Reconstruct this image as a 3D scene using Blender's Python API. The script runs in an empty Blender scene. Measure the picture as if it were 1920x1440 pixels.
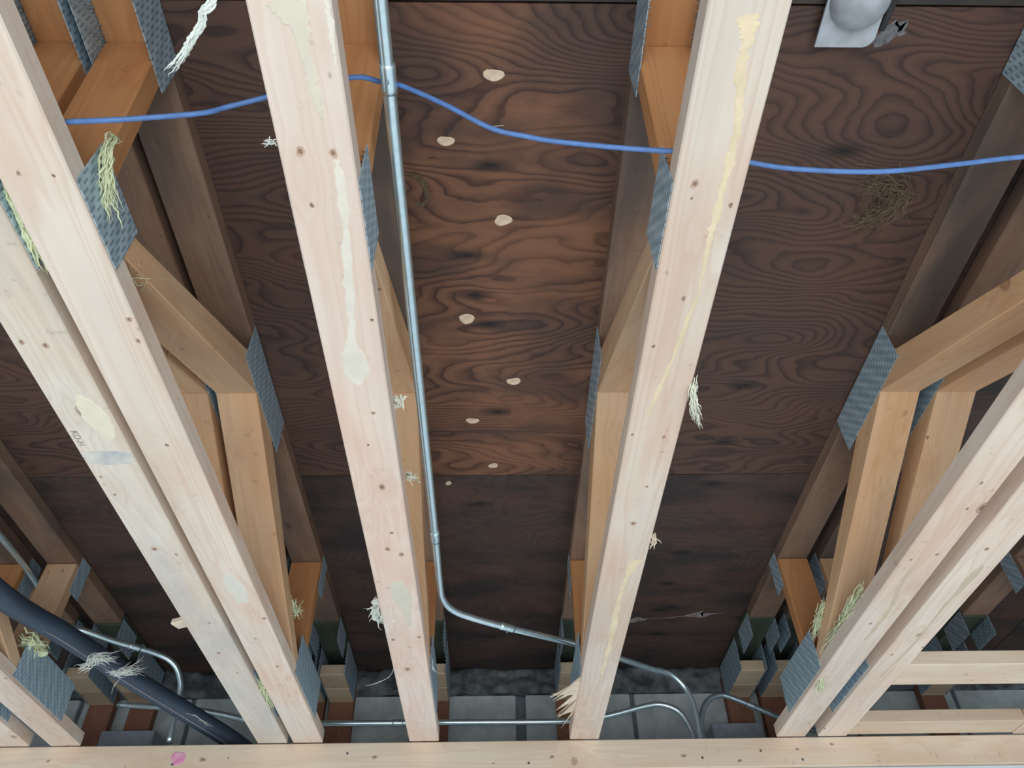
import bpy, bmesh, math, random
from mathutils import Vector, Matrix
random.seed(7)
S = bpy.context.scene
COL = S.collection

# ---------------------------------------------------------------- camera
R_ = Vector((0.99937, -0.01497, -0.01752)); 
F_ = Vector((0.02300, 0.71878, 0.69486))
R_ = (R_ - F_ * R_.dot(F_)).normalized(); F_.normalize()
U_ = R_.cross(F_).normalized()
cd = bpy.data.cameras.new('camera'); cam = bpy.data.objects.new('camera', cd); COL.objects.link(cam)
cd.sensor_fit = 'HORIZONTAL'; cd.sensor_width = 36.0; cd.lens = 36.0 * 1450 / 1920; cd.clip_start = .01; cd.clip_end = 60
M = Matrix((( R_.x, U_.x, -F_.x, 0), (R_.y, U_.y, -F_.y, 0), (R_.z, U_.z, -F_.z, 0), (0, 0, 0, 1)))
cam.matrix_world = M
S.camera = cam
# ---------------------------------------------------------------- world, lights, exposure
W = bpy.data.worlds.new('world'); S.world = W; W.use_nodes = True
bg = W.node_tree.nodes['Background']; bg.inputs[0].default_value = (.88, .97, 1.0, 1); bg.inputs[1].default_value = .70
def area(name, loc, target, sx, sy, power, col):
    l = bpy.data.lights.new(name, 'AREA'); l.shape = 'RECTANGLE'; l.size = sx; l.size_y = sy; l.energy = power; l.color = col
    o = bpy.data.objects.new(name, l); COL.objects.link(o); o.location = loc
    o.rotation_euler = (Vector(target) - Vector(loc)).to_track_quat('-Z', 'Y').to_euler(); return o
area('window_daylight', (.1, -1.6, -1.0), (0, 1.0, 1.1), 2.4, 1.6, 42, (.93, .97, 1.0))
vs = S.view_settings; vs.view_transform = 'Standard'; vs.look = 'None'; vs.exposure = 0.30; vs.gamma = 1; vs.use_curve_mapping = False

# ---------------------------------------------------------------- materials
def newmat(name):
    m = bpy.data.materials.new(name); m.use_nodes = True
    nt = m.node_tree; return m, nt, nt.nodes, nt.links, nt.nodes['Principled BSDF']
def nd(N, t, **k):
    n = N.new(t)
    for a, b in k.items(): setattr(n, a, b)
    return n
def ramp(N, stops, interp='LINEAR'):
    r = N.new('ShaderNodeValToRGB'); r.color_ramp.interpolation = interp
    e = r.color_ramp.elements
    while len(e) < len(stops): e.new(.5)
    for i, (p, c) in enumerate(stops):
        e[i].position = p; e[i].color = (c[0], c[1], c[2], 1) if not isinstance(c, (int, float)) else (c, c, c, 1)
    return r
def mix(N, L, fac, a, b, mode='MIX'):
    m = N.new('ShaderNodeMix'); m.data_type = 'RGBA'; m.blend_type = mode
    for s, v in ((m.inputs[0], fac), (m.inputs[6], a), (m.inputs[7], b)):
        if hasattr(v, 'links'): L.new(v, s)
        elif isinstance(v, (int, float)): s.default_value = v
        else: s.default_value = (v[0], v[1], v[2], 1)
    return m.outputs[2]
def math_(N, L, op, a, b=None, clamp=False):
    m = N.new('ShaderNodeMath'); m.operation = op; m.use_clamp = clamp
    for s, v in ((m.inputs[0], a), (m.inputs[1], b)):
        if v is None: continue
        if hasattr(v, 'links'): L.new(v, s)
        else: s.default_value = v
    return m.outputs[0]

def wood(name, light, mid, knot=(.16, .085, .05), stain=None, stain_amt=0., knots=.72, rough=.7):
    """sawn softwood; local X runs along the board"""
    m, nt, N, L, P = newmat(name)
    tc = N.new('ShaderNodeTexCoord'); oi = N.new('ShaderNodeObjectInfo')
    off = nd(N, 'ShaderNodeVectorMath', operation='SCALE'); off.inputs[0].default_value = (37., 11., 5.)
    L.new(oi.outputs['Random'], off.inputs['Scale'])
    add = nd(N, 'ShaderNodeVectorMath', operation='ADD'); L.new(tc.outputs['Object'], add.inputs[0]); L.new(off.outputs[0], add.inputs[1])
    # knots
    mk = nd(N, 'ShaderNodeVectorMath', operation='MULTIPLY'); L.new(add.outputs[0], mk.inputs[0]); mk.inputs[1].default_value = (6.5, 11, 5)
    vo = nd(N, 'ShaderNodeTexVoronoi'); vo.inputs['Scale'].default_value = 1; L.new(mk.outputs[0], vo.inputs['Vector'])
    sep = N.new('ShaderNodeSeparateColor'); L.new(vo.outputs['Color'], sep.inputs[0])
    sel = math_(N, L, 'GREATER_THAN', sep.outputs[0], knots)
    small = math_(N, L, 'MULTIPLY_ADD', sep.outputs[1], .07); N[-1].inputs[2].default_value = .035
    d = math_(N, L, 'DIVIDE', vo.outputs['Distance'], small)
    kr = ramp(N, [(0., .95), (.30, .8), (.48, .35), (.62, .55), (.75, 0.)]); L.new(math_(N, L, 'MULTIPLY', d, .55), kr.inputs[0])
    kmask = math_(N, L, 'MULTIPLY', kr.outputs[0], sel)
    halo = math_(N, L, 'MULTIPLY', math_(N, L, 'SUBTRACT', 1., math_(N, L, 'MULTIPLY', vo.outputs['Distance'], 2.2), True), sel)
    # grain
    mg = nd(N, 'ShaderNodeVectorMath', operation='MULTIPLY'); L.new(add.outputs[0], mg.inputs[0]); mg.inputs[1].default_value = (.9, 15, 15)
    dn = nd(N, 'ShaderNodeTexNoise'); dn.inputs['Scale'].default_value = 1.1; dn.inputs['Detail'].default_value = 2; L.new(mg.outputs[0], dn.inputs['Vector'])
    g = math_(N, L, 'ADD', math_(N, L, 'MULTIPLY', dn.outputs['Fac'], 9.), math_(N, L, 'MULTIPLY', halo, 1.6))
    g = math_(N, L, 'FRACT', g)
    gr = ramp(N, [(0, .0), (.5, .35), (.82, 1.), (1., .0)]); L.new(g, gr.inputs[0])
    fine = nd(N, 'ShaderNodeTexNoise'); fine.inputs['Scale'].default_value = 1; fine.inputs['Detail'].default_value = 3
    mf = nd(N, 'ShaderNodeVectorMath', operation='MULTIPLY'); L.new(add.outputs[0], mf.inputs[0]); mf.inputs[1].default_value = (6, 160, 160); L.new(mf.outputs[0], fine.inputs['Vector'])
    big = nd(N, 'ShaderNodeTexNoise'); big.inputs['Scale'].default_value = 3.2; big.inputs['Detail'].default_value = 3
    mb = nd(N, 'ShaderNodeVectorMath', operation='MULTIPLY'); L.new(add.outputs[0], mb.inputs[0]); mb.inputs[1].default_value = (1, 3, 3); L.new(mb.outputs[0], big.inputs['Vector'])
    br = ramp(N, [(.40, 0.), (.62, 1.)]); L.new(big.outputs['Fac'], br.inputs[0])
    c = mix(N, L, math_(N, L, 'MULTIPLY', gr.outputs[0], .42), light, mid)
    c = mix(N, L, math_(N, L, 'MULTIPLY', fine.outputs['Fac'], .22), c, mid)
    c = mix(N, L, math_(N, L, 'MULTIPLY', br.outputs[0], .36), c, tuple(x * y for x, y in zip(mid, (1.02, .86, .76))))
    c = mix(N, L, math_(N, L, 'MULTIPLY', halo, .48), c, mid)
    ms = nd(N, 'ShaderNodeVectorMath', operation='MULTIPLY'); L.new(add.outputs[0], ms.inputs[0]); ms.inputs[1].default_value = (42, 34, 34)
    sk = nd(N, 'ShaderNodeTexNoise'); sk.inputs['Scale'].default_value = 1; sk.inputs['Detail'].default_value = 4; sk.inputs['Roughness'].default_value = .6; L.new(ms.outputs[0], sk.inputs['Vector'])
    sr2 = ramp(N, [(.63, 0.), (.72, 1.)]); L.new(sk.outputs['Fac'], sr2.inputs[0])
    c = mix(N, L, math_(N, L, 'MULTIPLY', math_(N, L, 'MULTIPLY', sr2.outputs[0], .55), br.outputs[0]), c, tuple(x * .55 for x in mid))
    c = mix(N, L, kmask, c, knot)
    mp = nd(N, 'ShaderNodeVectorMath', operation='MULTIPLY'); L.new(add.outputs[0], mp.inputs[0]); mp.inputs[1].default_value = (13, 22, 7)
    vp = nd(N, 'ShaderNodeTexVoronoi'); vp.inputs['Scale'].default_value = 1; L.new(mp.outputs[0], vp.inputs['Vector'])
    s2 = N.new('ShaderNodeSeparateColor'); L.new(vp.outputs['Color'], s2.inputs[0])
    pr_ = ramp(N, [(.03, 1.), (.065, .5), (.085, .0)]); L.new(vp.outputs['Distance'], pr_.inputs[0])
    c = mix(N, L, math_(N, L, 'MULTIPLY', math_(N, L, 'MULTIPLY', pr_.outputs[0], .8), math_(N, L, 'GREATER_THAN', s2.outputs[0], .62)), c, knot)
    if stain:
        sn = nd(N, 'ShaderNodeTexNoise'); sn.inputs['Scale'].default_value = 2.1; sn.inputs['Detail'].default_value = 4; L.new(mb.outputs[0], sn.inputs['Vector'])
        sr = ramp(N, [(.42, 0.), (.66, 1.)]); L.new(sn.outputs['Fac'], sr.inputs[0])
        c = mix(N, L, math_(N, L, 'MULTIPLY', sr.outputs[0], stain_amt), c, stain)
    # every board a slightly different tone
    hv = nd(N, 'ShaderNodeHueSaturation'); L.new(c, hv.inputs['Color'])
    v = math_(N, L, 'MULTIPLY_ADD', oi.outputs['Random'], .16); N[-1].inputs[2].default_value = .92; L.new(v, hv.inputs['Value'])
    L.new(hv.outputs[0], P.inputs['Base Color']); P.inputs['Roughness'].default_value = rough
    P.inputs['Specular IOR Level'].default_value = .25
    b = N.new('ShaderNodeBump'); b.inputs['Strength'].default_value = .25; b.inputs['Distance'].default_value = .001
    L.new(math_(N, L, 'ADD', fine.outputs['Fac'], math_(N, L, 'MULTIPLY', kmask, .8)), b.inputs['Height']); L.new(b.outputs[0], P.inputs['Normal'])
    return m

M_chord = wood('pale_spruce', (.83, .72, .62), (.64, .43, .31), stain=(.52, .51, .46), stain_amt=.30, knots=.60)
M_chord_p = wood('pinkish_spruce', (.82, .69, .60), (.66, .45, .35), stain=(.60, .56, .50), stain_amt=.30, knots=.52)
M_chord_w = wood('weathered_spruce', (.74, .67, .58), (.55, .45, .36), stain=(.40, .42, .41), stain_amt=.55, knots=.58)
M_web = wood('orange_spruce', (.60, .305, .135), (.42, .18, .070), knot=(.13, .05, .03), knots=.70)
M_webp = wood('tan_spruce', (.74, .49, .29), (.54, .30, .155), knot=(.17, .08, .05), stain=(.44, .36, .29), stain_amt=.35, knots=.60)
M_top = wood('stained_brown_timber', (.31, .205, .145), (.20, .115, .078), knot=(.03, .03, .03), stain=(.075, .066, .062), stain_amt=.85, knots=.55)
M_green = wood('green_stained_timber', (.085, .105, .075), (.055, .07, .05), knot=(.03, .04, .03), stain=(.03, .04, .035), stain_amt=.6, knots=.8)
M_block = wood('cream_bearing_timber', (.62, .50, .37), (.50, .38, .26), knots=.8)
M_post = wood('red_brown_timber', (.30, .15, .10), (.20, .09, .06), knot=(.08, .04, .03), knots=.8)
M_beam = wood('beam_spruce', (.78, .66, .53), (.62, .47, .34), knot=(.22, .12, .07), knots=.50)

def ply(name, a, b, dark, red, seed, contrast=1., staining=.6, outer_dark=0.):
    m, nt, N, L, P = newmat(name)
    tc = N.new('ShaderNodeTexCoord')
    ad = nd(N, 'ShaderNodeVectorMath', operation='ADD'); L.new(tc.outputs['Object'], ad.inputs[0]); ad.inputs[1].default_value = (seed, seed * 1.7, 0)
    # cathedral figure: contour lines of a field stretched along X
    m1 = nd(N, 'ShaderNodeVectorMath', operation='MULTIPLY'); L.new(ad.outputs[0], m1.inputs[0]); m1.inputs[1].default_value = (2.0, 5.5, 1)
    h = nd(N, 'ShaderNodeTexNoise'); h.inputs['Scale'].default_value = 1.; h.inputs['Detail'].default_value = 1.5; h.inputs['Roughness'].default_value = .4; L.new(m1.outputs[0], h.inputs['Vector'])
    m2 = nd(N, 'ShaderNodeVectorMath', operation='MULTIPLY'); L.new(ad.outputs[0], m2.inputs[0]); m2.inputs[1].default_value = (9, 20, 1)
    h2 = nd(N, 'ShaderNodeTexNoise'); h2.inputs['Scale'].default_value = 1.; h2.inputs['Detail'].default_value = 3; L.new(m2.outputs[0], h2.inputs['Vector'])
    se = N.new('ShaderNodeSeparateXYZ'); L.new(ad.outputs[0], se.inputs[0])
    t = math_(N, L, 'ADD', math_(N, L, 'MULTIPLY', h.outputs['Fac'], 30.), math_(N, L, 'MULTIPLY', se.outputs[1], 24.))
    t = math_(N, L, 'ADD', t, math_(N, L, 'MULTIPLY', h2.outputs['Fac'], 1.5))
    fr = math_(N, L, 'FRACT', t)
    gr = ramp(N, [(0, .25), (.35, 0.), (.70, .55), (.86, 1.), (.95, .95), (1., .25)]); L.new(fr, gr.inputs[0])
    m3 = nd(N, 'ShaderNodeVectorMath', operation='MULTIPLY'); L.new(ad.outputs[0], m3.inputs[0]); m3.inputs[1].default_value = (14, 160, 1)
    fn = nd(N, 'ShaderNodeTexNoise'); fn.inputs['Scale'].default_value = 1.; fn.inputs['Detail'].default_value = 3; L.new(m3.outputs[0], fn.inputs['Vector'])
    c = mix(N, L, math_(N, L, 'MULTIPLY', gr.outputs[0], .92 * contrast), a, b)
    c = mix(N, L, math_(N, L, 'MULTIPLY', fn.outputs['Fac'], .35), c, b)
    m4 = nd(N, 'ShaderNodeVectorMath', operation='MULTIPLY'); L.new(ad.outputs[0], m4.inputs[0]); m4.inputs[1].default_value = (2.5, 5, 1)
    rn = nd(N, 'ShaderNodeTexNoise'); rn.inputs['Scale'].default_value = 1.3; rn.inputs['Detail'].default_value = 3; L.new(m4.outputs[0], rn.inputs['Vector'])
    rr = ramp(N, [(.45, 0.), (.65, 1.)]); L.new(rn.outputs['Fac'], rr.inputs[0])
    c = mix(N, L, math_(N, L, 'MULTIPLY', rr.outputs[0], .45), c, red)
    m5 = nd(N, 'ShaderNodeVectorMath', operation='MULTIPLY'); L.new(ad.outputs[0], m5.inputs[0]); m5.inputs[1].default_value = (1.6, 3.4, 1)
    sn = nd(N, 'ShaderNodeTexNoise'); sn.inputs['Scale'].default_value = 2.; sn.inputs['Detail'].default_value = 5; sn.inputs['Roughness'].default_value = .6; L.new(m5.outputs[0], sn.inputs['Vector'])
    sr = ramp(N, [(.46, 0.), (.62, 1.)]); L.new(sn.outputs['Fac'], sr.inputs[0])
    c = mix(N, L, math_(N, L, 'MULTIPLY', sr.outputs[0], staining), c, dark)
    if outer_dark:   # veneer colour darker outward from the middle of the sheet, ragged outline
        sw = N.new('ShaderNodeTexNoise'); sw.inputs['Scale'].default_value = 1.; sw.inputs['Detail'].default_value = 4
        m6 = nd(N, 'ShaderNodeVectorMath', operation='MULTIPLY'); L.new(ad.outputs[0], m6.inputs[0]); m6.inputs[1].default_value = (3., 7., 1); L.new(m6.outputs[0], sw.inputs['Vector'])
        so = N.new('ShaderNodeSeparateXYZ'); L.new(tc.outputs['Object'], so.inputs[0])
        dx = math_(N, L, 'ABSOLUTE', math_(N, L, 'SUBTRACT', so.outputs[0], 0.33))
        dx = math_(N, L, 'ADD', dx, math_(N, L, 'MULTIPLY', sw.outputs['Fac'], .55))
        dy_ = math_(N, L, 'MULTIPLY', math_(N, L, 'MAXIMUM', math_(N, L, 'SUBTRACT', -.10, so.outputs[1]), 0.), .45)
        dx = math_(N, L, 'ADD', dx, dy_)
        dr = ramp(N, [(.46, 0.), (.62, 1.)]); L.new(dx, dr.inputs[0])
        c = mix(N, L, math_(N, L, 'MULTIPLY', dr.outputs[0], outer_dark), c, mix(N, L, gr.outputs[0], (.090, .053, .042), (.048, .032, .029)))
    # small dark knots with a smear along the grain
    mk = nd(N, 'ShaderNodeVectorMath', operation='MULTIPLY'); L.new(ad.outputs[0], mk.inputs[0]); mk.inputs[1].default_value = (3.2, 9, 1)
    vo = nd(N, 'ShaderNodeTexVoronoi', voronoi_dimensions='2D'); vo.inputs['Scale'].default_value = 1; L.new(mk.outputs[0], vo.inputs['Vector'])
    sp = N.new('ShaderNodeSeparateColor'); L.new(vo.outputs['Color'], sp.inputs[0])
    kr = ramp(N, [(.02, 1.), (.05, .75), (.17, 0.)]); L.new(vo.outputs['Distance'], kr.inputs[0])
    c = mix(N, L, math_(N, L, 'MULTIPLY', kr.outputs[0], math_(N, L, 'GREATER_THAN', sp.outputs[0], .72)), c, (.018, .016, .016))
    L.new(c, P.inputs['Base Color']); P.inputs['Roughness'].default_value = .62; P.inputs['Specular IOR Level'].default_value = .3
    bp = N.new('ShaderNodeBump'); bp.inputs['Strength'].default_value = .3; bp.inputs['Distance'].default_value = .001
    L.new(fn.outputs['Fac'], bp.inputs['Height']); L.new(bp.outputs[0], P.inputs['Normal'])
    return m
DK = (.035, .032, .034)
M_plyA = ply('plywood_red_brown', (.245, .118, .070), (.068, .033, .025), (.044, .036, .034), (.30, .135, .075), 3.1, staining=.55, outer_dark=.80)
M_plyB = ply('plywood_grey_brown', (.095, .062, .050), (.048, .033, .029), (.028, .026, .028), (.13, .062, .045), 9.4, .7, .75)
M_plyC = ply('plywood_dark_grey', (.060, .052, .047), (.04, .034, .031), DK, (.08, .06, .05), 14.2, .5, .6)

def simple(name, col, rough=.6, metal=0., var=.15, scale=40., bump=0., spec=.4, col2=None):
    m, nt, N, L, P = newmat(name)
    tc = N.new('ShaderNodeTexCoord'); n = nd(N, 'ShaderNodeTexNoise'); n.inputs['Scale'].default_value = scale; n.inputs['Detail'].default_value = 4
    L.new(tc.outputs['Object'], n.inputs['Vector'])
    r = ramp(N, [(.35, 0.), (.65, 1.)]); L.new(n.outputs['Fac'], r.inputs[0])
    c2 = col2 or tuple(x * (1 - var * 2) for x in col)
    L.new(mix(N, L, r.outputs[0], col, c2), P.inputs['Base Color'])
    P.inputs['Roughness'].default_value = rough; P.inputs['Metallic'].default_value = metal; P.inputs['Specular IOR Level'].default_value = spec
    if bump:
        b = N.new('ShaderNodeBump'); b.inputs['Strength'].default_value = bump; b.inputs['Distance'].default_value = .004
        L.new(n.outputs['Fac'], b.inputs['Height']); L.new(b.outputs[0], P.inputs['Normal'])
    return m
M_block_wall = simple('concrete_block', (.58, .65, .66), .95, var=.13, scale=14., bump=.5, spec=.1)
M_joint = simple('grey_mortar_joint', (.20, .235, .26), .95, spec=.1)
M_mortar = simple('rough_mortar', (.20, .22, .235), .95, var=.30, scale=22., bump=1., spec=.1)
M_dark = simple('shadowed_joint', (.06, .06, .065), .95, spec=.1)
M_dry = simple('painted_board', (.74, .80, .88), .8, var=.04, scale=6., spec=.2)
M_emt = simple('galvanised_conduit', (.74, .93, 1.0), .27, metal=.85, var=.06, scale=60.)
M_emt2 = simple('dull_galvanised_conduit', (.36, .45, .50), .42, metal=.7, var=.15, scale=60.)
M_blue = simple('blue_cable_jacket', (.105, .225, .52), .4, var=.10, scale=60., spec=.4)
M_abs = simple('black_pipe_plastic', (.040, .062, .095), .42, var=.10, scale=5., spec=.45)
M_print = simple('pale_pipe_print', (.40, .34, .36), .6)
M_wool = simple('yellow_green_glass_wool', (.72, .76, .50), .9, var=.08, scale=70., spec=.1)
M_white = simple('white_lint', (.80, .84, .78), .9, var=.05, scale=70., spec=.1)
M_split = simple('splintered_wood', (.80, .66, .52), .8, var=.10, scale=30., spec=.1)
M_glue_g = simple('grey_dried_adhesive', (.71, .645, .53), .7, var=.04, scale=20., spec=.2)
M_glue_y = simple('amber_resin_streak', (.82, .675, .46), .6, var=.08, scale=20., spec=.3)
M_glue_w = simple('white_filler_smear', (.80, .735, .63), .7, var=.05, scale=20., spec=.2)
M_resin_b = simple('brown_resin_line', (.64, .52, .39), .7, var=.06, scale=20., spec=.2)
M_mold = simple('blue_grey_mould', (.45, .47, .48), .85, scale=30., col2=(.72, .67, .60), spec=.1)
M_pink = simple('magenta_marking_paint', (.72, .22, .46), .6, scale=45., col2=(.80, .45, .52), spec=.3)
M_ink = simple('dark_stamp_ink', (.16, .15, .14), .7)
M_knotp = simple('cream_knot_patch', (.86, .68, .50), .6, var=.12, scale=60., spec=.2)
M_cover = simple('white_painted_metal', (.47, .51, .56), .42, var=.14, scale=30., spec=.5)
M_cream = simple('cream_fibres', (.80, .80, .66), .9, var=.06, scale=70., spec=.1)
M_pocket = simple('grey_pocket_steel', (.34, .38, .44), .6, var=.08, spec=.3)
M_fluff = simple('beige_lint', (.24, .18, .12), .95, var=.2, scale=60., spec=.05)

def plate_mat():
    m, nt, N, L, P = newmat('galvanised_nail_plate')
    tc = N.new('ShaderNodeTexCoord'); se = N.new('ShaderNodeSeparateXYZ'); L.new(tc.outputs['Object'], se.inputs[0])
    u = math_(N, L, 'MULTIPLY', se.outputs[0], 1 / .0085); fu = math_(N, L, 'FLOOR', u)
    v = math_(N, L, 'ADD', math_(N, L, 'MULTIPLY', se.outputs[1], 1 / .024), math_(N, L, 'MULTIPLY', fu, .37))
    a = math_(N, L, 'LESS_THAN', math_(N, L, 'FRACT', u), .46); b = math_(N, L, 'LESS_THAN', math_(N, L, 'FRACT', v), .56)
    slot = math_(N, L, 'MULTIPLY', a, b)
    n = nd(N, 'ShaderNodeTexNoise'); n.inputs['Scale'].default_value = 45; n.inputs['Detail'].default_value = 3; L.new(tc.outputs['Object'], n.inputs['Vector'])
    c = mix(N, L, n.outputs['Fac'], (.52, .68, .78), (.26, .36, .44))
    bd = math_(N, L, 'MULTIPLY_ADD', math_(N, L, 'SINE', math_(N, L, 'MULTIPLY', math_(N, L, 'ADD', se.outputs[0], math_(N, L, 'MULTIPLY', se.outputs[1], .55)), 150.)), .5); N[-1].inputs[2].default_value = .5
    c = mix(N, L, math_(N, L, 'MULTIPLY', bd, .35), c, (.70, .84, .92))
    c = mix(N, L, math_(N, L, 'MULTIPLY', slot, .62), c, (.13, .18, .22))
    L.new(c, P.inputs['Base Color']); P.inputs['Metallic'].default_value = .3; P.inputs['Roughness'].default_value = .45
    bp = N.new('ShaderNodeBump'); bp.inputs['Strength'].default_value = .8; bp.inputs['Distance'].default_value = .0015; bp.invert = True
    L.new(slot, bp.inputs['Height']); L.new(bp.outputs[0], P.inputs['Normal'])
    return m
M_plate = plate_mat()

# ---------------------------------------------------------------- helpers
def link(name, me, mat=None, parent=None, mw=None):
    o = bpy.data.objects.new(name, me); COL.objects.link(o)
    if mat is not None and not me.materials: me.materials.append(mat)
    if parent is not None:
        o.parent = parent
        pw = parent.matrix_basis if parent.parent is None else parent.parent.matrix_basis @ parent.matrix_basis
        o.matrix_basis = pw.inverted() @ (mw or Matrix())
    elif mw is not None: o.matrix_basis = mw
    return o
def tag(o, label=None, cat=None, group=None, kind=None):
    for k, v in (('label', label), ('category', cat), ('group', group), ('kind', kind)):
        if v: o[k] = v
    return o
def empty(name, loc):
    o = bpy.data.objects.new(name, None); COL.objects.link(o); o.matrix_basis = Matrix.Translation(loc); o.empty_display_size = .1
    return o
def bm_mesh(bm, name, smooth=False):
    bmesh.ops.recalc_face_normals(bm, faces=bm.faces)
    me = bpy.data.meshes.new(name); bm.to_mesh(me); bm.free()
    if smooth:
        for p in me.polygons: p.use_smooth = True
    return me
BOXC = {}
def box_mesh(l, w, t, bev=.0022):
    k = (round(l, 4), round(w, 4), round(t, 4), bev)
    if k not in BOXC:
        bm = bmesh.new(); bmesh.ops.create_cube(bm, size=1)
        bmesh.ops.scale(bm, vec=(l, w, t), verts=bm.verts)
        if bev: bmesh.ops.bevel(bm, geom=bm.edges[:], offset=bev, segments=1, affect='EDGES')
        BOXC[k] = bm_mesh(bm, 'board_mesh')
    return BOXC[k]
def board(name, a, b, w, t, mat, parent=None, up=(0, 0, 1), bev=.0022, wdir=None):
    """box from point a to b (centre line); w across, t thick along 'up'"""
    a, b = Vector(a), Vector(b); x = (b - a).normalized(); z = Vector(up); z = (z - x * z.dot(x)).normalized(); y = z.cross(x)
    mw = Matrix(((x.x, y.x, z.x, 0), (x.y, y.y, z.y, 0), (x.z, y.z, z.z, 0), (0, 0, 0, 1)))
    mw.translation = (a + b) / 2
    me = box_mesh((b - a).length, w, t, bev)
    if me.materials and me.materials[0] != mat: me = me.copy(); me.materials.clear()
    return link(name, me, mat, parent, mw)
def prism(name, poly, x0, x1, p0, p1, mat, parent):
    """(y,z) polygon extruded across X; local X follows p0->p1 so the grain runs along the web"""
    d = Vector((0, p1[0] - p0[0], p1[1] - p0[1])).normalized(); n = Vector((1, 0, 0)).cross(d).normalized(); ax = Vector((1, 0, 0))
    c = Vector(((x0 + x1) / 2, (p0[0] + p1[0]) / 2, (p0[1] + p1[1]) / 2))
    mw = Matrix(((d.x, n.x, ax.x, 0), (d.y, n.y, ax.y, 0), (d.z, n.z, ax.z, 0), (0, 0, 0, 1)))
    if mw.to_3x3().determinant() < 0: ax = -ax
    mw = Matrix(((d.x, ax.x, n.x, 0), (d.y, ax.y, n.y, 0), (d.z, ax.z, n.z, 0), (0, 0, 0, 1)))
    if mw.to_3x3().determinant() < 0:
        n = -n; mw = Matrix(((d.x, ax.x, n.x, 0), (d.y, ax.y, n.y, 0), (d.z, ax.z, n.z, 0), (0, 0, 0, 1)))
    mw.translation = c; inv = mw.inverted()
    bm = bmesh.new()
    A = [bm.verts.new(inv @ Vector((x0, y, z))) for y, z in poly]; B = [bm.verts.new(inv @ Vector((x1, y, z))) for y, z in poly]
    bm.faces.new(A); bm.faces.new(B[::-1])
    for i in range(len(poly)): j = (i + 1) % len(poly); bm.faces.new((A[i], B[i], B[j], A[j]))
    bmesh.ops.recalc_face_normals(bm, faces=bm.faces)
    bmesh.ops.bevel(bm, geom=bm.edges[:], offset=.0018, segments=1, affect='EDGES')
    return link(name, bm_mesh(bm, 'web_mesh'), mat, parent, mw)
def catmull(pts, n=8):
    P = [Vector(p) for p in pts]; P = [P[0] * 2 - P[1]] + P + [P[-1] * 2 - P[-2]]; out = []
    for i in range(1, len(P) - 2):
        for k in range(n):
            t = k / n; a, b, c, d = P[i - 1:i + 3]
            out.append(.5 * ((2 * b) + (-a + c) * t + (2 * a - 5 * b + 4 * c - d) * t * t + (-a + 3 * b - 3 * c + d) * t ** 3))
    out.append(P[-2]); return out
def add_tube(bm, pts, rad, seg=12, cap=True, flat=1.):
    pts = [Vector(p) for p in pts]; rs = rad if isinstance(rad, (list, tuple)) else [rad] * len(pts)
    rings = []; up = None
    for i, p in enumerate(pts):
        t = (pts[min(i + 1, len(pts) - 1)] - pts[max(i - 1, 0)]).normalized()
        if up is None: up = Vector((0, 0, 1)) if abs(t.z) < .9 else Vector((1, 0, 0))
        x = (up - t * up.dot(t)).normalized(); y = t.cross(x); up = x
        rings.append([bm.verts.new(p + (x * math.cos(2 * math.pi * k / seg) * flat + y * math.sin(2 * math.pi * k / seg)) * rs[i]) for k in range(seg)])
    for a, b in zip(rings, rings[1:]):
        for k in range(seg): bm.faces.new((a[k], a[(k + 1) % seg], b[(k + 1) % seg], b[k]))
    if cap: bm.faces.new(rings[0][::-1]); bm.faces.new(rings[-1])
def tube(name, pts, r, mat, parent=None, seg=14, n=8, smooth=True, curve=True, flat=1.):
    bm = bmesh.new(); q = catmull(pts, n) if curve else pts
    c = Vector(q[len(q) // 2]); add_tube(bm, [Vector(p) - c for p in q], r, seg, flat=flat)
    return link(name, bm_mesh(bm, name, smooth), mat, parent, Matrix.Translation(c))
def tuft(name, pts, spread, n, r, mat, seed, label, cat, blob=0, length=1.):
    """a bundle of tapering fibres laid along a path"""
    rnd = random.Random(seed); P = [Vector(p) for p in pts]; c = P[0].copy(); bm = bmesh.new()
    base = catmull(P, 5); r *= .62; n = int(n * 2.2) if n > 6 else n; spread *= 1.15 if n > 6 else 1.
    for k in range(n):
        s = rnd.randint(0, max(0, len(base) // 2)) if k else 0
        e = rnd.randint(min(len(base) - 1, s + 3), len(base) - 1) if k else len(base) - 1
        o1 = Vector([rnd.gauss(0, spread) for _ in range(3)]); o2 = Vector([rnd.gauss(0, spread * 1.3) for _ in range(3)])
        w = rnd.uniform(.5, 1.) * r; q = []; rr = []
        for i in range(s, e + 1):
            t = (i - s) / max(1, e - s)
            q.append(base[i] - c + o1 * (1 - t) + o2 * t + Vector([rnd.gauss(0, spread * .28) for _ in range(3)])); rr.append(max(.0002, w * (math.sin(math.pi * min(.97, .15 + .85 * t)) ** .7)))
        if len(q) > 1: add_tube(bm, q, rr, 6, flat=.6)
    for k in range(blob):
        t = rnd.choice(base) - c; m = Matrix.Translation(t + Vector([rnd.gauss(0, spread * .7) for _ in range(3)])) @ Matrix.Diagonal((rnd.uniform(.7, 1.4), rnd.uniform(.7, 1.4), rnd.uniform(.6, 1.), 1))
        res = bmesh.ops.create_icosphere(bm, subdivisions=2, radius=spread * rnd.uniform(.7, 1.2), matrix=m)
        for v in res['verts']: v.co += Vector([rnd.gauss(0, spread * .13) for _ in range(3)])
    o = link(name, bm_mesh(bm, name, True), mat, None, Matrix.Translation(c)); tag(o, label, cat); return o
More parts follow.
